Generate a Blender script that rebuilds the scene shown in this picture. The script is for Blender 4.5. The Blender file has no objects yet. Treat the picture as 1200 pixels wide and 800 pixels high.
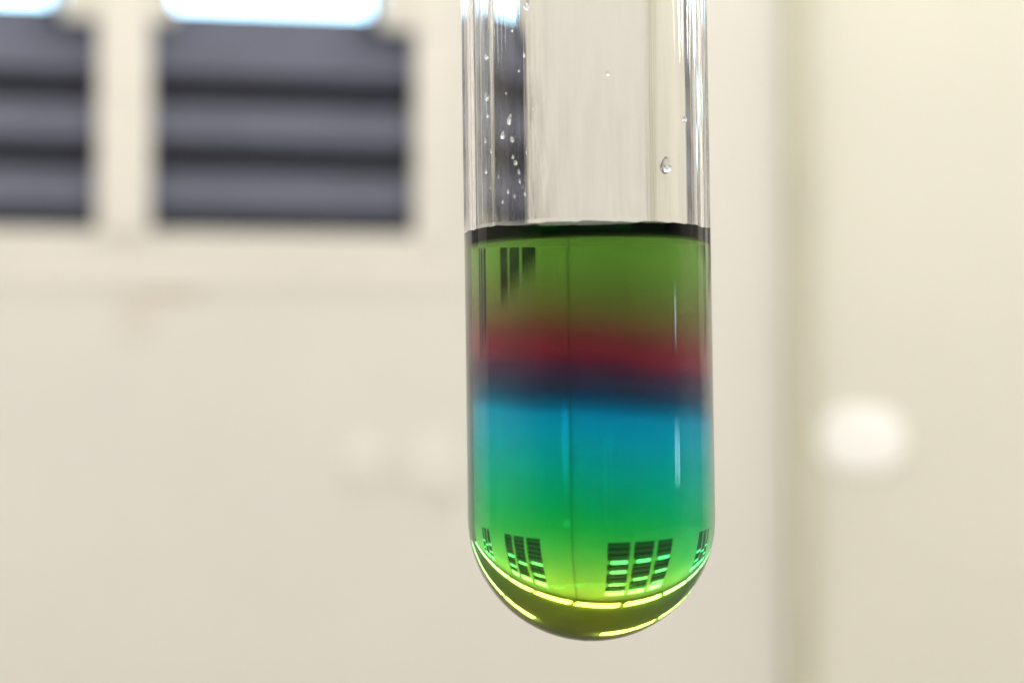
import bpy, bmesh, math, random
from mathutils import Vector, Matrix
random.seed(7)
R = math.radians
S = bpy.context.scene
COL = S.collection

# ------------------------------------------------------------------ camera
K = 0.00034479            # tangent of one photograph pixel (1200 px wide)
PITCH = R(2.4)
DT = 0.16                 # camera to test tube, metres
cam = bpy.data.cameras.new('camera'); camo = bpy.data.objects.new('camera', cam); COL.objects.link(camo)
camo.location = (0, 0, 0); camo.rotation_euler = (R(90) + PITCH, 0, 0)
cam.sensor_width = 36; cam.lens = 36 / (1200 * K)
cam.clip_start = 0.01; cam.clip_end = 200
cam.dof.use_dof = True; cam.dof.focus_distance = DT + 0.0005; cam.dof.aperture_fstop = 36
S.camera = camo
# ------------------------------------------------------------------ world (daylight outside the louvres)
w = bpy.data.worlds.new('World'); S.world = w; w.use_nodes = True
bg = w.node_tree.nodes['Background']
bg.inputs['Color'].default_value = (0.47, 0.77, 1.0, 1); bg.inputs['Strength'].default_value = 7.5
LAMP = 27.0               # radiance of the fluorescent diffusers
# ------------------------------------------------------------------ render settings
S.render.engine = 'CYCLES'
vs = S.view_settings
S.display_settings.display_device = 'sRGB'
vs.view_transform = 'Standard'; vs.look = 'None'; vs.gamma = 1; vs.use_curve_mapping = False
vs.exposure = 0.0
c = S.cycles
c.max_bounces = 24; c.transmission_bounces = 20; c.glossy_bounces = 10; c.diffuse_bounces = 6; c.transparent_max_bounces = 32
c.volume_bounces = 0
c.caustics_refractive = False; c.caustics_reflective = False; c.blur_glossy = 0.0
c.use_denoising = True; c.sample_clamp_indirect = 8.0; c.use_light_tree = True
c.volume_step_rate = 1.0

# ------------------------------------------------------------------ helpers
def tag(o, label=None, cat=None, group=None, kind=None):
    if label: o['label'] = label
    if cat: o['category'] = cat
    if group: o['group'] = group
    if kind: o['kind'] = kind
    return o
def link(name, me, mats, parent=None):
    o = bpy.data.objects.new(name, me)
    if len(me.materials) == 0:
        for m in (mats if isinstance(mats, (list, tuple)) else [mats]): me.materials.append(m)
    COL.objects.link(o)
    if parent: o.parent = parent
    return o
def empty(name, loc=(0, 0, 0), rot=(0, 0, 0)):
    o = bpy.data.objects.new(name, None); COL.objects.link(o); o.location = loc; o.rotation_euler = rot
    o.empty_display_size = 0.01
    return o
def mesh(name, bm, smooth=False):
    me = bpy.data.meshes.new(name)
    bmesh.ops.recalc_face_normals(bm, faces=bm.faces)
    bm.to_mesh(me); bm.free()
    if smooth:
        for p in me.polygons: p.use_smooth = True
    return me
def box(bm, x0, x1, y0, y1, z0, z1, bev=0.0, mat=0):
    t = bmesh.new()
    bmesh.ops.create_cube(t, size=1)
    for v in t.verts:
        v.co = Vector(((x0 + x1) / 2 + v.co.x * (x1 - x0), (y0 + y1) / 2 + v.co.y * (y1 - y0), (z0 + z1) / 2 + v.co.z * (z1 - z0)))
    if bev: bmesh.ops.bevel(t, geom=t.edges[:], offset=bev, segments=2, affect='EDGES', profile=0.6)
    for f in t.faces: f.material_index = mat
    me = bpy.data.meshes.new('tmp'); t.to_mesh(me); t.free(); bm.from_mesh(me); bpy.data.meshes.remove(me)
def boxmesh(name, *a, **k):
    bm = bmesh.new(); box(bm, *a, **k); return mesh(name, bm)
def at(px, py, d):
    """photograph pixel at depth d along the view axis -> point"""
    f = Vector((0, math.cos(PITCH), math.sin(PITCH))); u = Vector((0, -math.sin(PITCH), math.cos(PITCH)))
    return d * (f + (px - 600) * K * Vector((1, 0, 0)) + (400 - py) * K * u)

# room frame: u to the right along the window wall, d out of the wall towards the camera
PHI = R(12); P0 = 4.7
ROT = (0, 0, PHI)
WALL0 = Vector((-math.sin(PHI), math.cos(PHI), 0)) * P0
def W(u, d, z): return WALL0 + Vector((math.cos(PHI), math.sin(PHI), 0)) * u + Vector((math.sin(PHI), -math.cos(PHI), 0)) * d + Vector((0, 0, z))
def place(o, u, d, z):
    o.location = W(u, d, z); o.rotation_euler = ROT; return o
def wall_hit(px, py, off=0.0):
    """(u, z) where the pixel's ray meets the window wall"""
    r = at(px, py, 1.0); n = Vector((math.sin(PHI), -math.cos(PHI), 0))
    t = ((WALL0 + n * off).dot(n)) / r.dot(n); p = r * t
    return (p - WALL0).dot(Vector((math.cos(PHI), math.sin(PHI), 0))), p.z

# ------------------------------------------------------------------ materials
def mat(name):
    m = bpy.data.materials.new(name); m.use_nodes = True
    return m, m.node_tree, m.node_tree.nodes['Principled BSDF']
def paint(name, col, rough=0.6, var=0.06, scale=3.0, bump=0.0, bscale=80, spec=0.3):
    m, t, b = mat(name); N = t.nodes; L = t.links
    tc = N.new('ShaderNodeTexCoord'); n = N.new('ShaderNodeTexNoise'); n.inputs['Scale'].default_value = scale; n.inputs['Detail'].default_value = 6
    L.new(tc.outputs['Object'], n.inputs['Vector'])
    r = N.new('ShaderNodeValToRGB')
    r.color_ramp.elements[0].color = (*[x * (1 - var) for x in col], 1); r.color_ramp.elements[1].color = (*[min(1, x * (1 + var)) for x in col], 1)
    r.color_ramp.elements[0].position = 0.3; r.color_ramp.elements[1].position = 0.7
    L.new(n.outputs['Fac'], r.inputs['Fac']); L.new(r.outputs['Color'], b.inputs['Base Color'])
    b.inputs['Roughness'].default_value = rough; b.inputs['Specular IOR Level'].default_value = spec
    if bump:
        n2 = N.new('ShaderNodeTexNoise'); n2.inputs['Scale'].default_value = bscale; n2.inputs['Detail'].default_value = 4
        L.new(tc.outputs['Object'], n2.inputs['Vector'])
        bp = N.new('ShaderNodeBump'); bp.inputs['Strength'].default_value = bump; bp.inputs['Distance'].default_value = 0.003
        L.new(n2.outputs['Fac'], bp.inputs['Height']); L.new(bp.outputs['Normal'], b.inputs['Normal'])
    return m
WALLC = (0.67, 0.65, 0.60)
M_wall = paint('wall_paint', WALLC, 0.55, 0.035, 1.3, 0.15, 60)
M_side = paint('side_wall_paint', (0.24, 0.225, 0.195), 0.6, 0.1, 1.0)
M_rear = paint('rear_wall_paint', (0.06, 0.062, 0.06), 0.7, 0.1, 1.0)
M_ceil = paint('ceiling_paint', (0.52, 0.51, 0.46), 0.8, 0.04, 1.5)
M_floor = paint('floor_vinyl', (0.20, 0.175, 0.14), 0.45, 0.15, 2.0)
M_frame = paint('frame_paint', (0.70, 0.672, 0.612), 0.45, 0.03, 4.0)
M_sill = paint('sill_paint', (0.69, 0.66, 0.605), 0.5, 0.03, 4.0)
M_slat = paint('grey_louvre_glass', (0.100, 0.107, 0.148), 0.5, 0.12, 9.0)
M_shade_lever = paint('louvre_shade_and_lever', (0.008, 0.009, 0.018), 0.8, 0.2, 9.0)  # shade between the louvres put in as near-black; also colours the lever
M_bench = paint('added_bench_black', (0.018, 0.018, 0.02), 0.35, 0.2, 6.0)
M_strip = paint('olive_cream_paint', (0.53, 0.515, 0.41), 0.55, 0.05, 3.0)
M_white = paint('white_plastic', (0.93, 0.925, 0.90), 0.35, 0.01, 8.0)
M_cream = paint('cream_plastic', (0.73, 0.708, 0.655), 0.5, 0.01, 8.0)
M_metal = paint('lamp_housing', (0.7, 0.7, 0.68), 0.5, 0.03, 5.0)
def add_light_tone(m, u, col):
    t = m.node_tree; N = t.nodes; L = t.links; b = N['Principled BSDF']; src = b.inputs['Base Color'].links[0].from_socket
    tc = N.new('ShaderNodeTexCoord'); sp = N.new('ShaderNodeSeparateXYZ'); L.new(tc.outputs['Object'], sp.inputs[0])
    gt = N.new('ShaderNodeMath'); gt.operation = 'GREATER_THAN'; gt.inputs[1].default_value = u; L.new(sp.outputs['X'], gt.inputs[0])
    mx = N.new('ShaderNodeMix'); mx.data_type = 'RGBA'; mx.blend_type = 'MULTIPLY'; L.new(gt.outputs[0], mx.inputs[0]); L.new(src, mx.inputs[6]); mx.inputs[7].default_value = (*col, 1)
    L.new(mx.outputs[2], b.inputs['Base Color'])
# a faint brown stain on the wall below the sill
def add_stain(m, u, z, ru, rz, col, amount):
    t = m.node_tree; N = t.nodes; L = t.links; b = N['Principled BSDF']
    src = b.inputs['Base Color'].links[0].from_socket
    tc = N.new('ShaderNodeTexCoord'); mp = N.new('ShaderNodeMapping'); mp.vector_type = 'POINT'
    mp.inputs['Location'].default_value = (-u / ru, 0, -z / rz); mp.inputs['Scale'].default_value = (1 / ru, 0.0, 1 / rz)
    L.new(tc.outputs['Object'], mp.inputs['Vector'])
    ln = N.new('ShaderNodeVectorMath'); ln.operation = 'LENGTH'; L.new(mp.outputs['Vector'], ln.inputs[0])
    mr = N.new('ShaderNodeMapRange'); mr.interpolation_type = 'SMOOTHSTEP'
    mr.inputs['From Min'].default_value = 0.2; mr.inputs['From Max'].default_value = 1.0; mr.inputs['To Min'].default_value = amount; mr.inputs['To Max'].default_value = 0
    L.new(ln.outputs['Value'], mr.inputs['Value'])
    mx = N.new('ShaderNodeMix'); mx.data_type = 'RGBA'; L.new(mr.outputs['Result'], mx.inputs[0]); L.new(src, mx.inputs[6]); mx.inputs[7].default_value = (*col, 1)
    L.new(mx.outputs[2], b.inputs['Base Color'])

def emitter(name, col, s):
    m = bpy.data.materials.new(name); m.use_nodes = True; t = m.node_tree
    t.nodes.remove(t.nodes['Principled BSDF']); e = t.nodes.new('ShaderNodeEmission')
    e.inputs['Color'].default_value = (*col, 1); e.inputs['Strength'].default_value = s
    t.links.new(e.outputs[0], t.nodes['Material Output'].inputs['Surface']); return m
M_lamp = emitter('fluorescent_diffuser', (1.0, 0.975, 0.92), LAMP)
M_lamp_low = emitter('dimmed_fluorescent_diffuser', (1.0, 0.975, 0.92), LAMP * 0.55)  # window row dimmed to even out brightness down the wall

# glass: clear, with very fine drawn-out streaks along the tube
def glass_mat(name, ior, streak=0.0, attr=False):
    m = bpy.data.materials.new(name); m.use_nodes = True; t = m.node_tree; N = t.nodes; L = t.links
    N.remove(N['Principled BSDF']); g = N.new('ShaderNodeBsdfGlass'); g.inputs['Roughness'].default_value = 0.0; g.inputs['IOR'].default_value = ior
    if streak:
        tc = N.new('ShaderNodeTexCoord'); mp = N.new('ShaderNodeMapping'); mp.inputs['Scale'].default_value = (900, 900, 9)
        L.new(tc.outputs['Object'], mp.inputs['Vector'])
        n = N.new('ShaderNodeTexNoise'); n.inputs['Scale'].default_value = 0.6; n.inputs['Detail'].default_value = 5; n.inputs['Roughness'].default_value = 0.6
        L.new(mp.outputs['Vector'], n.inputs['Vector'])
        bp = N.new('ShaderNodeBump'); bp.inputs['Strength'].default_value = 1.0; bp.inputs['Distance'].default_value = streak
        L.new(n.outputs['Fac'], bp.inputs['Height']); L.new(bp.outputs['Normal'], g.inputs['Normal'])
    L.new(g.outputs[0], N['Material Output'].inputs['Surface'])
    return m
M_glass = glass_mat('clear_glass', 1.5, 0.000007)
M_pane = glass_mat('window_glass', 1.5)
M_drop = glass_mat('water_drop', 1.33)

N_LIQ = 1.43
SLOPE = 0.13
def lin(v): v /= 255; return v / 12.92 if v <= 0.04045 else ((v + 0.055) / 1.055) ** 2.4
# colour seen through the liquid at photograph row y (at the tube's middle), 8-bit display values
LAYERS = [(250, (66, 104, 29)), (295, (73, 114, 35)), (322, (74, 104, 36)), (346, (76, 87, 36)), (366, (80, 72, 35)), (384, (84, 52, 35)),
          (398, (90, 36, 36)), (411, (94, 30, 37)), (423, (74, 30, 44)), (436, (48, 36, 50)), (454, (28, 44, 62)), (470, (9, 76, 102)), (484, (0, 118, 146)),
          (508, (0, 130, 144)), (545, (0, 140, 118)), (585, (4, 148, 84)), (612, (24, 156, 58)), (638, (74, 162, 46)), (662, (122, 160, 34)),
          (690, (146, 152, 22)), (740, (142, 158, 24))]
def dye_mat():
    m = bpy.data.materials.new('layered_dye'); m.use_nodes = True; t = m.node_tree; N = t.nodes; L = t.links
    N.remove(N['Principled BSDF'])
    out = N['Material Output']
    # absorption that changes with height; the layers lie a little tilted
    tc = N.new('ShaderNodeTexCoord'); sp = N.new('ShaderNodeSeparateXYZ'); L.new(tc.outputs['Object'], sp.inputs[0])
    mu = N.new('ShaderNodeMath'); mu.operation = 'MULTIPLY_ADD'; mu.inputs[1].default_value = SLOPE; L.new(sp.outputs['X'], mu.inputs[0]); L.new(sp.outputs['Z'], mu.inputs[2])
    nz = N.new('ShaderNodeTexNoise'); nz.inputs['Scale'].default_value = 240; nz.inputs['Detail'].default_value = 4; L.new(tc.outputs['Object'], nz.inputs['Vector'])
    ad = N.new('ShaderNodeMath'); ad.operation = 'MULTIPLY_ADD'; ad.inputs[1].default_value = 0.0024; L.new(nz.outputs['Fac'], ad.inputs[0]); L.new(mu.outputs[0], ad.inputs[2])
    y2z = lambda y: (600 - y) * K * DT + 0.0012
    z0, z1 = y2z(750), y2z(240)
    mr = N.new('ShaderNodeMapRange'); mr.inputs['From Min'].default_value = z0; mr.inputs['From Max'].default_value = z1; L.new(ad.outputs[0], mr.inputs['Value'])
    ramp = N.new('ShaderNodeValToRGB'); L.new(mr.outputs['Result'], ramp.inputs['Fac'])
    wall = (0.72, 0.68, 0.55); Lp = 0.0140
    sig = []
    for y, col in LAYERS:
        s = [max(0.0, -math.log(max(0.0008, lin(v) / (0.9 * wv))) / Lp) for v, wv in zip(col, wall)]
        sig.append((y, s))
    smax = max(max(s) for _, s in sig) * 1.01
    els = ramp.color_ramp.elements
    for i, (y, s) in enumerate(sorted(sig, key=lambda q: -q[0])):
        pos = (y2z(y) - z0) / (z1 - z0)
        e = els[i] if i < 2 else els.new(pos)
        e.position = pos; e.color = (*[1 - q / smax for q in s], 1)
    va = N.new('ShaderNodeVolumeAbsorption'); L.new(ramp.outputs['Color'], va.inputs['Color']); va.inputs['Density'].default_value = smax
    L.new(va.outputs[0], out.inputs['Volume'])
    return m
M_dye = dye_mat()
M_liq = glass_mat('liquid_against_glass', N_LIQ / 1.5)
M_top = glass_mat('liquid_against_air', N_LIQ)

# ------------------------------------------------------------------ the room
U0, U1, DEPTH, ZF, ZC = -7.5, 12.0, 9.6, -1.25, 2.13
SL, NS = 0.130, 12
ZS, WH = 0.404, 0.128 * 12      # bottom of the louvres, height of the window
PITCHW = 3.37
PANE, MULL, EDGE = 0.512, 0.098, 0.06
THICK = 0.13
WC = -0.053               # centre of the window in the photograph
HALF = 1.5 * PANE + MULL + EDGE
centres = [WC - PITCHW, WC, WC + PITCHW, WC + 2 * PITCHW]
# window wall with openings
bm = bmesh.new()
zb, zt = ZS - EDGE * 0.6, ZS + WH + EDGE
edges = []
x = U0
for cx in centres:
    box(bm, x, cx - HALF, 0.0, THICK, zb, zt); x = cx + HALF
box(bm, x, U1, 0.0, THICK, zb, zt)
box(bm, U0, U1, 0.0, THICK, ZF, zb); box(bm, U0, U1, 0.0, THICK, zt, ZC)
bmesh.ops.remove_doubles(bm, verts=bm.verts, dist=1e-5)
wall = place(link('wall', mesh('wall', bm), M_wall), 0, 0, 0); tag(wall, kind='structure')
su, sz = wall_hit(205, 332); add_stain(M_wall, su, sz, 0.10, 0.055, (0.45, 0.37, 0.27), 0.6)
add_light_tone(M_wall, wall_hit(936, 400)[0], (1.02, 1.02, 0.965))  # wall colour split at the strip imitates window daylight tinting its left side
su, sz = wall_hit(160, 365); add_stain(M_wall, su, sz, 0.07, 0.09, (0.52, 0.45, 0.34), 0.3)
o = place(link('floor', boxmesh('floor', U0 - .2, U1 + .2, -DEPTH - .2, 0.3, ZF - .1, ZF), M_floor), 0, 0, 0); tag(o, kind='structure')
o = place(link('ceiling', boxmesh('ceiling', U0 - .2, U1 + .2, -DEPTH - .2, 0.3, ZC, ZC + .1), M_ceil), 0, 0, 0); tag(o, kind='structure')
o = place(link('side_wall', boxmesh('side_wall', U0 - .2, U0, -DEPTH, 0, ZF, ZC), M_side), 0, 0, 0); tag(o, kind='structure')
bm = bmesh.new()
WD0, WD1, WZ0, WZ1 = -8.83, -7.37, -0.12, 0.97
box(bm, U1, U1 + .2, -DEPTH, WD0, ZF, ZC); box(bm, U1, U1 + .2, WD1, 0, ZF, ZC); box(bm, U1, U1 + .2, WD0, WD1, ZF, WZ0); box(bm, U1, U1 + .2, WD0, WD1, WZ1, ZC)
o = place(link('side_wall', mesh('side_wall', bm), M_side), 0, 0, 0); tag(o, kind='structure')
sw = place(empty('streak_opening'), 0, 0, 0); tag(sw, 'added bright opening with a thick middle rail in the far side wall', 'window')  # added opening, sized so its reflection makes bright streaks on the tube
bm = bmesh.new()
for q in ((WD0 + .001, WD1 - .001, WZ0 + .001, WZ0 + .04), (WD0 + .001, WD1 - .001, WZ1 - .05, WZ1 - .001), (WD0 + .001, WD1 - .001, 0.227, 0.70), (WD0 + .001, WD0 + .09, WZ0 + .04, 0.227), (WD1 - .09, WD1 - .001, WZ0 + .04, 0.227), (WD0 + .001, WD0 + .51, 0.70, WZ1 - .05), (WD1 - .51, WD1 - .001, 0.70, WZ1 - .05)):
    box(bm, U1 + .002, U1 + .06, q[0], q[1], q[2], q[3])
link('frame', mesh('frame', bm), M_side, sw)
link('mullion', boxmesh('mullion', U1 + .01, U1 + .05, -8.18, -8.02, WZ0 + .04, 0.227), M_side, sw)
o = place(link('rear_wall', boxmesh('rear_wall', U0 - .2, U1 + .2, -DEPTH - .2, -DEPTH, ZF, ZC), M_rear), 0, 0, 0); tag(o, kind='structure')

# ---- louvred window
def slat_mesh():
    bm = bmesh.new()
    # closed blade: a bent plate, bottom strip coloured near-black for the shade between blades
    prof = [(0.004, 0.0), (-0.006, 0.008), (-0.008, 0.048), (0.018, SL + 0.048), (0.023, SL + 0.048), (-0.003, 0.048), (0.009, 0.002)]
    x0, x1 = -PANE / 2 - 0.003, PANE / 2 + 0.003
    A = [bm.verts.new((x0, y, z)) for y, z in prof]; B = [bm.verts.new((x1, y, z)) for y, z in prof]
    n = len(prof)
    for i in range(n):
        f = bm.faces.new((A[i], A[(i + 1) % n], B[(i + 1) % n], B[i]))
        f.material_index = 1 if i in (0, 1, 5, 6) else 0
    for V in (A, B): bm.faces.new(V)
    return mesh('slat', bm)
ME_slat = slat_mesh(); ME_slat.materials.append(M_slat); ME_slat.materials.append(M_shade_lever)
ME_open = boxmesh('open_slat', -PANE / 2 + .004, PANE / 2 - .004, 0.01, 0.10, 0.0, 0.005); ME_open.materials.append(M_slat)
ME_pane = boxmesh('pane', -PANE / 2 - .004, PANE / 2 + .004, 0.0, 0.004, 0.012, WH - 10 * SL + .004); ME_pane.materials.append(M_pane)
ME_highlight_tab = boxmesh('highlight_tab', -0.045, 0.045, -0.006, 0.004, 0.0, 0.115, bev=0.012); ME_highlight_tab.materials.append(M_frame)  # pale tabs added for the frame's highlight and to narrow the sky gap
ME_lever = boxmesh('lever', -0.010, 0.010, -0.012, 0.0, -0.01, 0.115, bev=0.002); ME_lever.materials.append(M_shade_lever)
ME_mull = boxmesh('mullion', -MULL / 2, MULL / 2, -0.006, 0.10, ZS - 0.01, ZS + WH + 0.01, bev=0.008); ME_mull.materials.append(M_frame)
bm = bmesh.new()
y0, y1 = -0.003, 0.11
box(bm, -HALF + .001, -HALF + EDGE, y0, y1, zb + .001, zt - .001, bev=0.006); box(bm, HALF - EDGE, HALF - .001, y0, y1, zb + .001, zt - .001, bev=0.006)
box(bm, -HALF + EDGE, HALF - EDGE, y0 + .002, y1 - .002, zb + .001, ZS, bev=0.004); box(bm, -HALF + EDGE, HALF - EDGE, y0 + .002, y1 - .002, ZS + WH, zt - .001, bev=0.004)
ME_frame = mesh('frame', bm); ME_frame.materials.append(M_frame)
bm = bmesh.new(); box(bm, -HALF - 0.03, HALF + 0.03, -0.003, -0.0005, zb - 0.075, zb - 0.005, bev=0.001)
ME_sill = mesh('sill', bm); ME_sill.materials.append(M_sill)
# rows from the bottom, per pane: D closed blade, L open blade with daylight
PAT = [["DDDLDDLDDLPP", "DDDLDDDLDDPP", "DDDLDLDDLDPP"],
       ["DDDDDLDDLDPP", "DDDDDDLDDDPP", "DDDDDLDDLDPP"]]
WL = ['dark grey louvred window on the pale wall, beyond the left edge of the photo',
      'dark grey louvred window on the pale wall behind the tube, bright sky above its lowest slats',
      'dark grey louvred window on the pale wall, right of the olive strip',
      'dark grey louvred window at the far right end of the pale wall']
for wi, cx in enumerate(centres):
    wn = place(empty('louvred_window'), cx, 0, 0)
    tag(wn, WL[wi], 'window', 'louvred windows along the pale wall')
    link('frame', ME_frame, None, wn); link('sill', ME_sill, None, wn)
    for s in (-1, 1): link('mullion', ME_mull, None, wn).location = (s * (PANE + MULL) / 2, 0, 0)
    for k in range(3):
        px = (k - 1) * (PANE + MULL)
        pat = PAT[0 if wi == 1 else 1][k]
        for i, ch in enumerate(pat):
            z = ZS + i * SL
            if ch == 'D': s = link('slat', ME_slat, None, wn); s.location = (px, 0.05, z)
            elif ch == 'L': s = link('slat', ME_open, None, wn); s.location = (px, 0.02, z + SL * 0.98); s['label'] = 'slat tilted open to the daylight'
        s = link('pane', ME_pane, None, wn); s.location = (px, 0.05, ZS + 10 * SL)
        for i, ch in enumerate(pat):
            if ch == 'L' and (i == 0 or pat[i - 1] == 'D'):
                s = link('highlight_tab', ME_highlight_tab, None, wn); s.location = (px + PANE / 2 - 0.026, 0.03, ZS + i * SL + .012)
                s = link('highlight_tab', ME_highlight_tab, None, wn); s.location = (px - PANE / 2 + 0.002, 0.03, ZS + i * SL + .012)
                s = link('lever', ME_lever, None, wn); s.location = (px + PANE / 2 - 0.084, 0.035, ZS + i * SL + .02)

# ---- vertical strip on the wall
u_, z_ = wall_hit(936, 400)
bm = bmesh.new(); box(bm, -0.027, 0.027, -0.032, -0.001, ZF + 0.002, ZC - 0.002, bev=0.0135)
o = place(link('wall_strip', mesh('wall_strip', bm), M_strip), u_, 0, 0); tag(o, 'olive cream vertical strip running up the pale wall right of the tube', 'trim')
# ---- white plate, two cream plates
def plate(name, px, py, w_, h_, m, label, cat):
    u, z = wall_hit(px, py)
    p = place(empty(name), u, 0, z); tag(p, label, cat)
    bm = bmesh.new(); n = 40; se = lambda v, e: math.copysign(abs(v) ** e, v)
    for y, k in ((-0.001, 1.0), (-0.0035, 0.985), (-0.0045, 0.95)):
        for i in range(n):
            a = 2 * math.pi * i / n; bm.verts.new((w_ / 2 * k * se(math.cos(a), 0.85), y, h_ / 2 * k * se(math.sin(a), 0.85)))
    bm.verts.ensure_lookup_table(); V = bm.verts
    for r in (0, n):
        for i in range(n): bm.faces.new((V[r + i], V[r + (i + 1) % n], V[r + n + (i + 1) % n], V[r + n + i]))
    bm.faces.new([V[i] for i in range(n)]); bm.faces.new([V[2 * n + i] for i in range(n)])
    link('cover', mesh('cover', bm), m, p)
    link('rocker', boxmesh('rocker', -w_ * .22, w_ * .22, -0.0065, -0.0047, -h_ * .3, h_ * .3, bev=0.002), m, p)
plate('wall_plate', 1010, 514, 0.185, 0.135, M_white, 'bright white plate on the pale wall right of the olive strip', 'wall plate')
plate('wall_plate', 508, 545, 0.10, 0.13, M_cream, 'faint cream plate on the wall just left of the test tube', 'wall plate')
plate('wall_plate', 426, 540, 0.08, 0.10, M_cream, 'faintest cream plate on the wall, left of the other cream plate', 'wall plate')

# ---- unseen dark bench added below the tube to darken its reflections
bn = place(empty('added_bench'), 0.9, 4.35, 0); tag(bn, 'added black topped bench below the hanging test tube, out of view', 'bench')
link('bench_top', boxmesh('bench_top', -1.6, 1.6, -0.4, 0.6, -0.41, -0.38, bev=0.006), M_bench, bn)
link('cabinet', boxmesh('cabinet', -1.55, 1.55, -0.3, 0.55, ZF + .002, -0.412), M_side, bn)
# ---- fluorescent lights on the ceiling: rows parallel to the window wall
LL, GAP = 1.16, 0.12
ME_h = boxmesh('housing', -LL / 2, LL / 2, -0.15, 0.15, -0.03, 0.0, bev=0.006); ME_h.materials.append(M_metal)
ME_d = boxmesh('diffuser', -LL / 2 + .015, LL / 2 - .015, -0.135, 0.135, -0.075, -0.031, bev=0.012); ME_d.materials.append(M_lamp)
ME_d0 = ME_d.copy(); ME_d0.materials[0] = M_lamp_low
ROWS = [(0.56, 0.87, set()), (3.0, 0.95, {0}), (5.6, 0.95, set())]  # last row is unseen, added to light the wall more evenly
for ri, (d, ph, skip) in enumerate(ROWS):
    for i in range(-6, 9):
        u = ph + i * (LL + GAP)
        if i in skip or u - LL / 2 < U0 or u + LL / 2 > U1: continue
        t = place(empty('ceiling_light'), u, d, ZC - 0.002)
        tag(t, ['long fluorescent ceiling light in the row beside the windows', 'long fluorescent ceiling light in the row above the test tube', 'added fluorescent ceiling light in the unseen row behind the camera'][ri], 'light', ['lights beside the windows', 'lights above the tube', 'added lights behind the camera'][ri])
        link('housing', ME_h, None, t); link('diffuser', ME_d if ri else ME_d0, None, t)

# ------------------------------------------------------------------ the test tube and its liquid
MM = 0.001
TUBE_POS = at(693, 605, DT); TUBE_ROT = (0, R(-0.75), 0)
RO, RI = 8.0 * MM, 7.2 * MM
ZTOP = 17.55 * MM         # flat liquid surface above the centre of the round end
RISE, LC = 0.92 * MM, 0.72 * MM
def zsurf(r): return ZTOP + RISE * math.exp(-(RI - r) / LC)
NSEG = 192
def lathe(bm, prof, seg=NSEG, slope=None, mat=0):
    """revolve (r, z, tilt) points; r == 0 makes a pole"""
    rings = []
    for p in prof:
        r, z = p[0], p[1]; tl = p[2] if len(p) > 2 else 0
        if r < 1e-9: rings.append([bm.verts.new((0, 0, z))])
        else: rings.append([bm.verts.new((r * math.cos(2 * math.pi * i / seg), r * math.sin(2 * math.pi * i / seg), z - tl * r * math.cos(2 * math.pi * i / seg))) for i in range(seg)])
    fs = []
    for a, b in zip(rings, rings[1:]):
        for i in range(seg):
            j = (i + 1) % seg
            if len(a) == 1: vs_ = (a[0], b[j], b[i])
            elif len(b) == 1: vs_ = (a[i], a[j], b[0])
            else: vs_ = (a[i], a[j], b[j], b[i])
            fs.append(bm.faces.new(vs_))
    return fs
def wob(x, y):
    a = math.atan2(y, x)
    return 0.55 * MM * (0.05 * math.sin(7 * a + 1) + 0.045 * math.sin(13 * a + 2.3) + 0.035 * math.sin(23 * a + .4) + 0.03 * math.sin(38 * a) + 0.02 * math.sin(61 * a + 1.1))
def uneven(bm):
    for v in bm.verts:
        r = math.hypot(v.co.x, v.co.y)
        if v.co.z < ZTOP - 1.0 * MM or r < 1e-6 or v.co.z > ZTOP + 2.0 * MM: continue
        v.co.z += wob(v.co.x, v.co.y) * min(1, (v.co.z - ZTOP + 1.0 * MM) / (RISE + 1.0 * MM)) * math.exp(-max(0, RI - r) / (LC * .7))
# glass: outer skin, lip, and the inner skin down to the contact line of the liquid
LEN = 105 * MM
bm = bmesh.new()
NB = 40
prof = [(RO * math.sin(R(90) * i / NB), -RO * math.cos(R(90) * i / NB)) for i in range(NB + 1)]
prof += [(RO, LEN * i / 30) for i in range(1, 30)]
lip = [(RO + .0 * MM, LEN - 4 * MM), (RO + .3 * MM, LEN - 2 * MM), (RO + .9 * MM, LEN - .8 * MM), (RO + 1.0 * MM, LEN - .2 * MM), (RO + .7 * MM, LEN), (RI + .6 * MM, LEN - .1 * MM), (RI + .1 * MM, LEN - .7 * MM), (RI, LEN - 2.5 * MM)]
prof = [q for q in prof if q[1] < LEN - 4.5 * MM] + lip
zc = zsurf(RI)
prof += [(RI, LEN - 2.5 * MM - (LEN - 2.5 * MM - zc) * i / 24) for i in range(1, 25)]
fs = lathe(bm, prof)
for v in bm.verts:
    if abs(v.co.z - zc) < 1e-6 and abs(math.hypot(v.co.x, v.co.y) - RI) < 1e-6: v.co.z += wob(v.co.x, v.co.y)
me = bpy.data.meshes.new('test_tube')
bm.normal_update(); bm.to_mesh(me); bm.free()
for p in me.polygons: p.use_smooth = True
tube = link('test_tube', me, M_glass); tube.location = TUBE_POS; tube.rotation_euler = TUBE_ROT
tag(tube, 'clear round-bottomed glass test tube holding rainbow layers of liquid', 'test tube')

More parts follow.
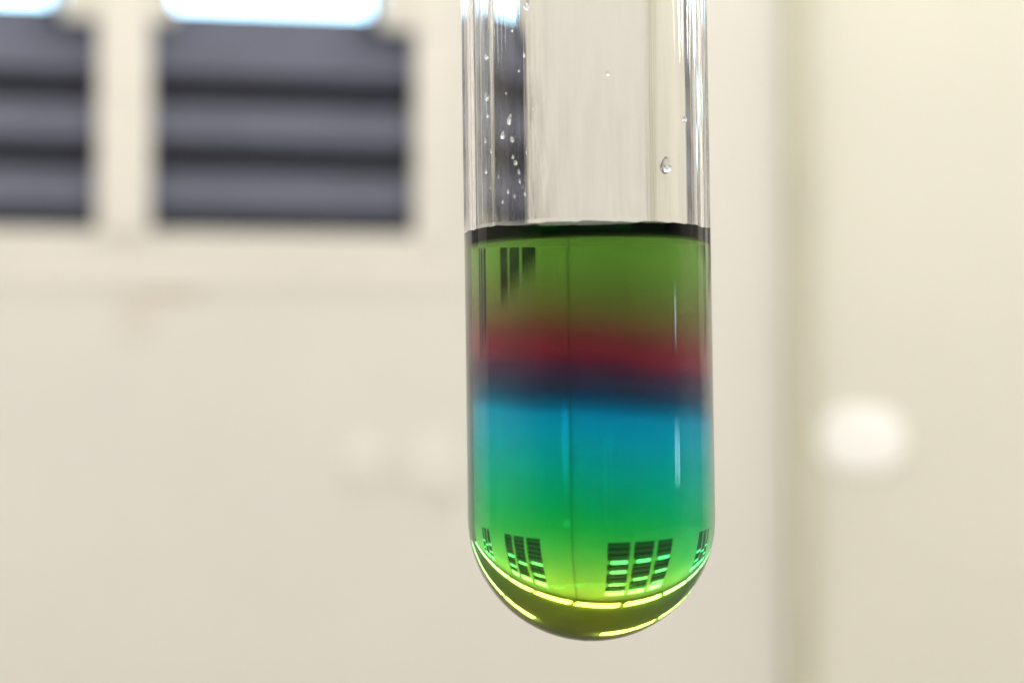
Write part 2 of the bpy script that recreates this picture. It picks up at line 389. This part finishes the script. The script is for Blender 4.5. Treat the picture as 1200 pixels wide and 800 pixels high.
liq = empty('liquid', TUBE_POS, TUBE_ROT); tag(liq, 'layered liquid inside the test tube, green over red, blue and yellow green', 'liquid')
def side_profile(zlo, zhi, rr):
    """skin of the liquid against the glass from zlo (None: the round end) up to zhi (None: the contact line); boundaries lie tilted"""
    side = []; n = 24; lo_t, hi_t = SLOPE, SLOPE
    if zlo is None:
        side += [(rr * math.sin(R(90) * i / NB), -rr * math.cos(R(90) * i / NB), 0) for i in range(NB)]
        zlo, lo_t = 0.0, 0.0
    if zhi is None: zhi, hi_t = zsurf(RI), 0.0
    return side + [(rr, zlo + (zhi - zlo) * i / n, lo_t + (hi_t - lo_t) * i / n) for i in range(n + 1)]
def surface_profile(rr, drop=0.0):
    rs = [rr - LC * 7 * (i / 40) ** 1.6 for i in range(41)]; rs += [rs[-1] * .66, rs[-1] * .33, 0]
    return [(r, zsurf(r) - drop) for r in rs]
def finish(name, bm, m, label=None):
    uneven(bm); bm.normal_update(); me = bpy.data.meshes.new(name); bm.to_mesh(me); bm.free()
    for p in me.polygons: p.use_smooth = True
    o = link(name, me, m, liq)
    if label: o['label'] = label
    return o
def layer(name, zlo, zhi, label):
    bm = bmesh.new(); lathe(bm, side_profile(zlo, zhi, RI)); return finish(name, bm, M_liq, label)
Z = lambda y: (605 - y) * K * DT
B = [Z(378), Z(432), Z(478), Z(580)]
layer('green_layer', B[0], None, 'clear green top layer')
layer('red_layer', B[1], B[0], 'deep red band')
layer('indigo_layer', B[2], B[1], 'dark indigo band')
layer('turquoise_layer', B[3], B[2], 'blue to turquoise layer')
layer('lime_layer', None, B[3], 'bright green to yellow layer in the round end')
bm = bmesh.new(); lathe(bm, surface_profile(RI)); finish('liquid_surface', bm, M_top, 'dark curved rim of the liquid surface')
# the dye that colours the liquid: one body of absorbing volume just inside the skins
bm = bmesh.new(); rd = RI - 0.012 * MM
lathe(bm, side_profile(None, zsurf(RI) - 0.02 * MM, rd)[:NB] + [(rd, (zsurf(RI) - 0.02 * MM) * i / 24) for i in range(25)] + [(r, min(z, zsurf(RI) - 0.02 * MM)) for r, z in surface_profile(rd, 0.02 * MM)][1:])
finish('dye', bm, M_dye)['kind'] = 'stuff'

# ------------------------------------------------------------------ droplets on the inside of the glass
bm = bmesh.new(); bmesh.ops.create_icosphere(bm, subdivisions=3, radius=1)
ME_drops = []
for q in range(4):
    b2 = bm.copy()
    for v in b2.verts:
        x, y, z = v.co; k = 1 + 0.16 * math.sin(2.3 * z + q) * math.sin(2 * x + 1.7 * q) ; v.co.x = x * k * (1 - 0.28 * z) + 0.12 * math.sin(3 * z + q); v.co.z = z * (1 + .1 * math.sin(3 * x + q))
    m_ = mesh('droplet', b2, True); m_.materials.append(M_drop); ME_drops.append(m_)
bm.free()
DR = [(612, 21, 6, 18), (595, 49, 3, 5), (609, 78, 3, 8), (565, 74, 4, 8), (565, 120, 5, 12), (567, 142, 3, 6), (592, 150, 5, 15), (584, 167, 5, 12), (595, 173, 5, 9),
      (599, 200, 5, 8), (596, 193, 3, 6), (564, 170, 3, 8), (571, 183, 3, 8), (603, 211, 3, 6), (604, 221, 3, 7), (565, 206, 3, 6), (590, 232, 3, 7), (598, 238, 3, 5), (610, 236, 3, 6),
      (588, 120, 2, 4), (603, 96, 2, 4), (579, 214, 2, 5), (607, 228, 2, 6), (612, 190, 2, 5), (584, 243, 2, 5), (570, 225, 2, 5), (620, 140, 2, 4)]
def droplet(px, py, w_, h_, label, group=None, front=True):
    s = K * DT; w_ *= .85; h_ *= .85
    cx = 690.0 - (400 - py) * 0.013
    x = max(-RI * .97, min(RI * .97, (px - cx) * s * 0.905)); z = (605 - py) * s
    th = min(w_, h_) * s * 0.32
    r = RI - th * 0.9 - 0.01 * MM
    x = max(-r * .985, min(r * .985, x)); a = math.asin(x / r)
    loc = Vector((r * math.sin(a), -r * math.cos(a), z))
    o = link('droplet', random.choice(ME_drops), None)
    Mt = Matrix.Translation(TUBE_POS) @ Matrix.Rotation(TUBE_ROT[1], 4, 'Y') @ Matrix.Translation(loc) @ Matrix.Rotation(a, 4, 'Z') @ Matrix.Rotation(R(random.uniform(-9, 9)), 4, 'Y') @ Matrix.Diagonal((w_ * s / 2 / max(.35, math.cos(a)), th, h_ * s / 2, 1))
    o.matrix_world = Mt
    tag(o, label, 'droplet', group)
droplet(780, 205, 13, 22, 'largest round water droplet on the right inside of the empty glass above the liquid')
droplet(709, 104, 6, 7, 'tiny lone droplet near the middle of the empty glass')
droplet(803, 150, 5, 8, 'tiny dark droplet by the right edge of the empty glass')
DL = {(612, 21): 'uppermost droplet at the left inside of the empty glass, beside the reflected sky', (592, 150): 'longest thin droplet on the dark window reflection at the left of the glass', (584, 167): 'slanted oval droplet at the bright line left of the longest thin droplet'}
for q in DR:
  if q[:2] in DL: droplet(*q, DL[q[:2]])
  else: droplet(*q, 'small pale droplet on the left inside of the empty glass before the dark window reflection', 'small droplets on the left inside of the glass')


# ------------------------------------------------------------------ thin dried film on the inside of the empty glass
def film_mat():
    m = bpy.data.materials.new('dried_film'); m.use_nodes = True; t = m.node_tree; N = t.nodes; L = t.links
    b = N['Principled BSDF']; b.inputs['Base Color'].default_value = (0.76, 0.79, 0.86, 1); b.inputs['Roughness'].default_value = 0.8
    tc = N.new('ShaderNodeTexCoord'); mp = N.new('ShaderNodeMapping'); mp.inputs['Scale'].default_value = (1500, 1500, 130); mp.inputs['Rotation'].default_value = (0, R(6), 0)
    L.new(tc.outputs['Object'], mp.inputs['Vector'])
    n = N.new('ShaderNodeTexNoise'); n.inputs['Scale'].default_value = 1; n.inputs['Detail'].default_value = 6; n.inputs['Roughness'].default_value = 0.7; L.new(mp.outputs['Vector'], n.inputs['Vector'])
    a = N.new('ShaderNodeMapRange'); a.inputs['From Min'].default_value = 0.42; a.inputs['From Max'].default_value = 0.75; a.inputs['To Min'].default_value = 0.02; a.inputs['To Max'].default_value = 0.75
    L.new(n.outputs['Fac'], a.inputs['Value'])
    sp = N.new('ShaderNodeSeparateXYZ'); L.new(tc.outputs['Object'], sp.inputs[0])
    def fade(sock, lo, hi, o0, o1):
        f = N.new('ShaderNodeMapRange'); f.interpolation_type = 'SMOOTHSTEP'
        for k, v in (('From Min', lo), ('From Max', hi), ('To Min', o0), ('To Max', o1)): f.inputs[k].default_value = v
        L.new(sock, f.inputs['Value']); return f.outputs['Result']
    def mul(p, q):
        x = N.new('ShaderNodeMath'); x.operation = 'MULTIPLY'; L.new(p, x.inputs[0]); L.new(q, x.inputs[1]); return x.outputs[0]
    r = mul(mul(a.outputs['Result'], fade(sp.outputs['X'], -4.5 * MM, -1.5 * MM, 1.0, 0.09)), fade(sp.outputs['Z'], 21 * MM, 32 * MM, 1.0, 0.35))
    L.new(r, b.inputs['Alpha'])
    return m
bm = bmesh.new(); rf = RI - 0.005 * MM
cols = [[bm.verts.new((rf * math.sin(R(-84 + 168 * i / 60)), -rf * math.cos(R(-84 + 168 * i / 60)), ZTOP + RISE + 0.25 * MM + 24 * MM * j / 12)) for j in range(13)] for i in range(61)]
for i in range(60):
    for j in range(12): bm.faces.new((cols[i][j], cols[i + 1][j], cols[i + 1][j + 1], cols[i][j + 1])).smooth = True
link('residue_film', mesh('residue_film', bm, True), film_mat(), tube)['label'] = 'faint whitish streaky film on the inside of the empty glass'
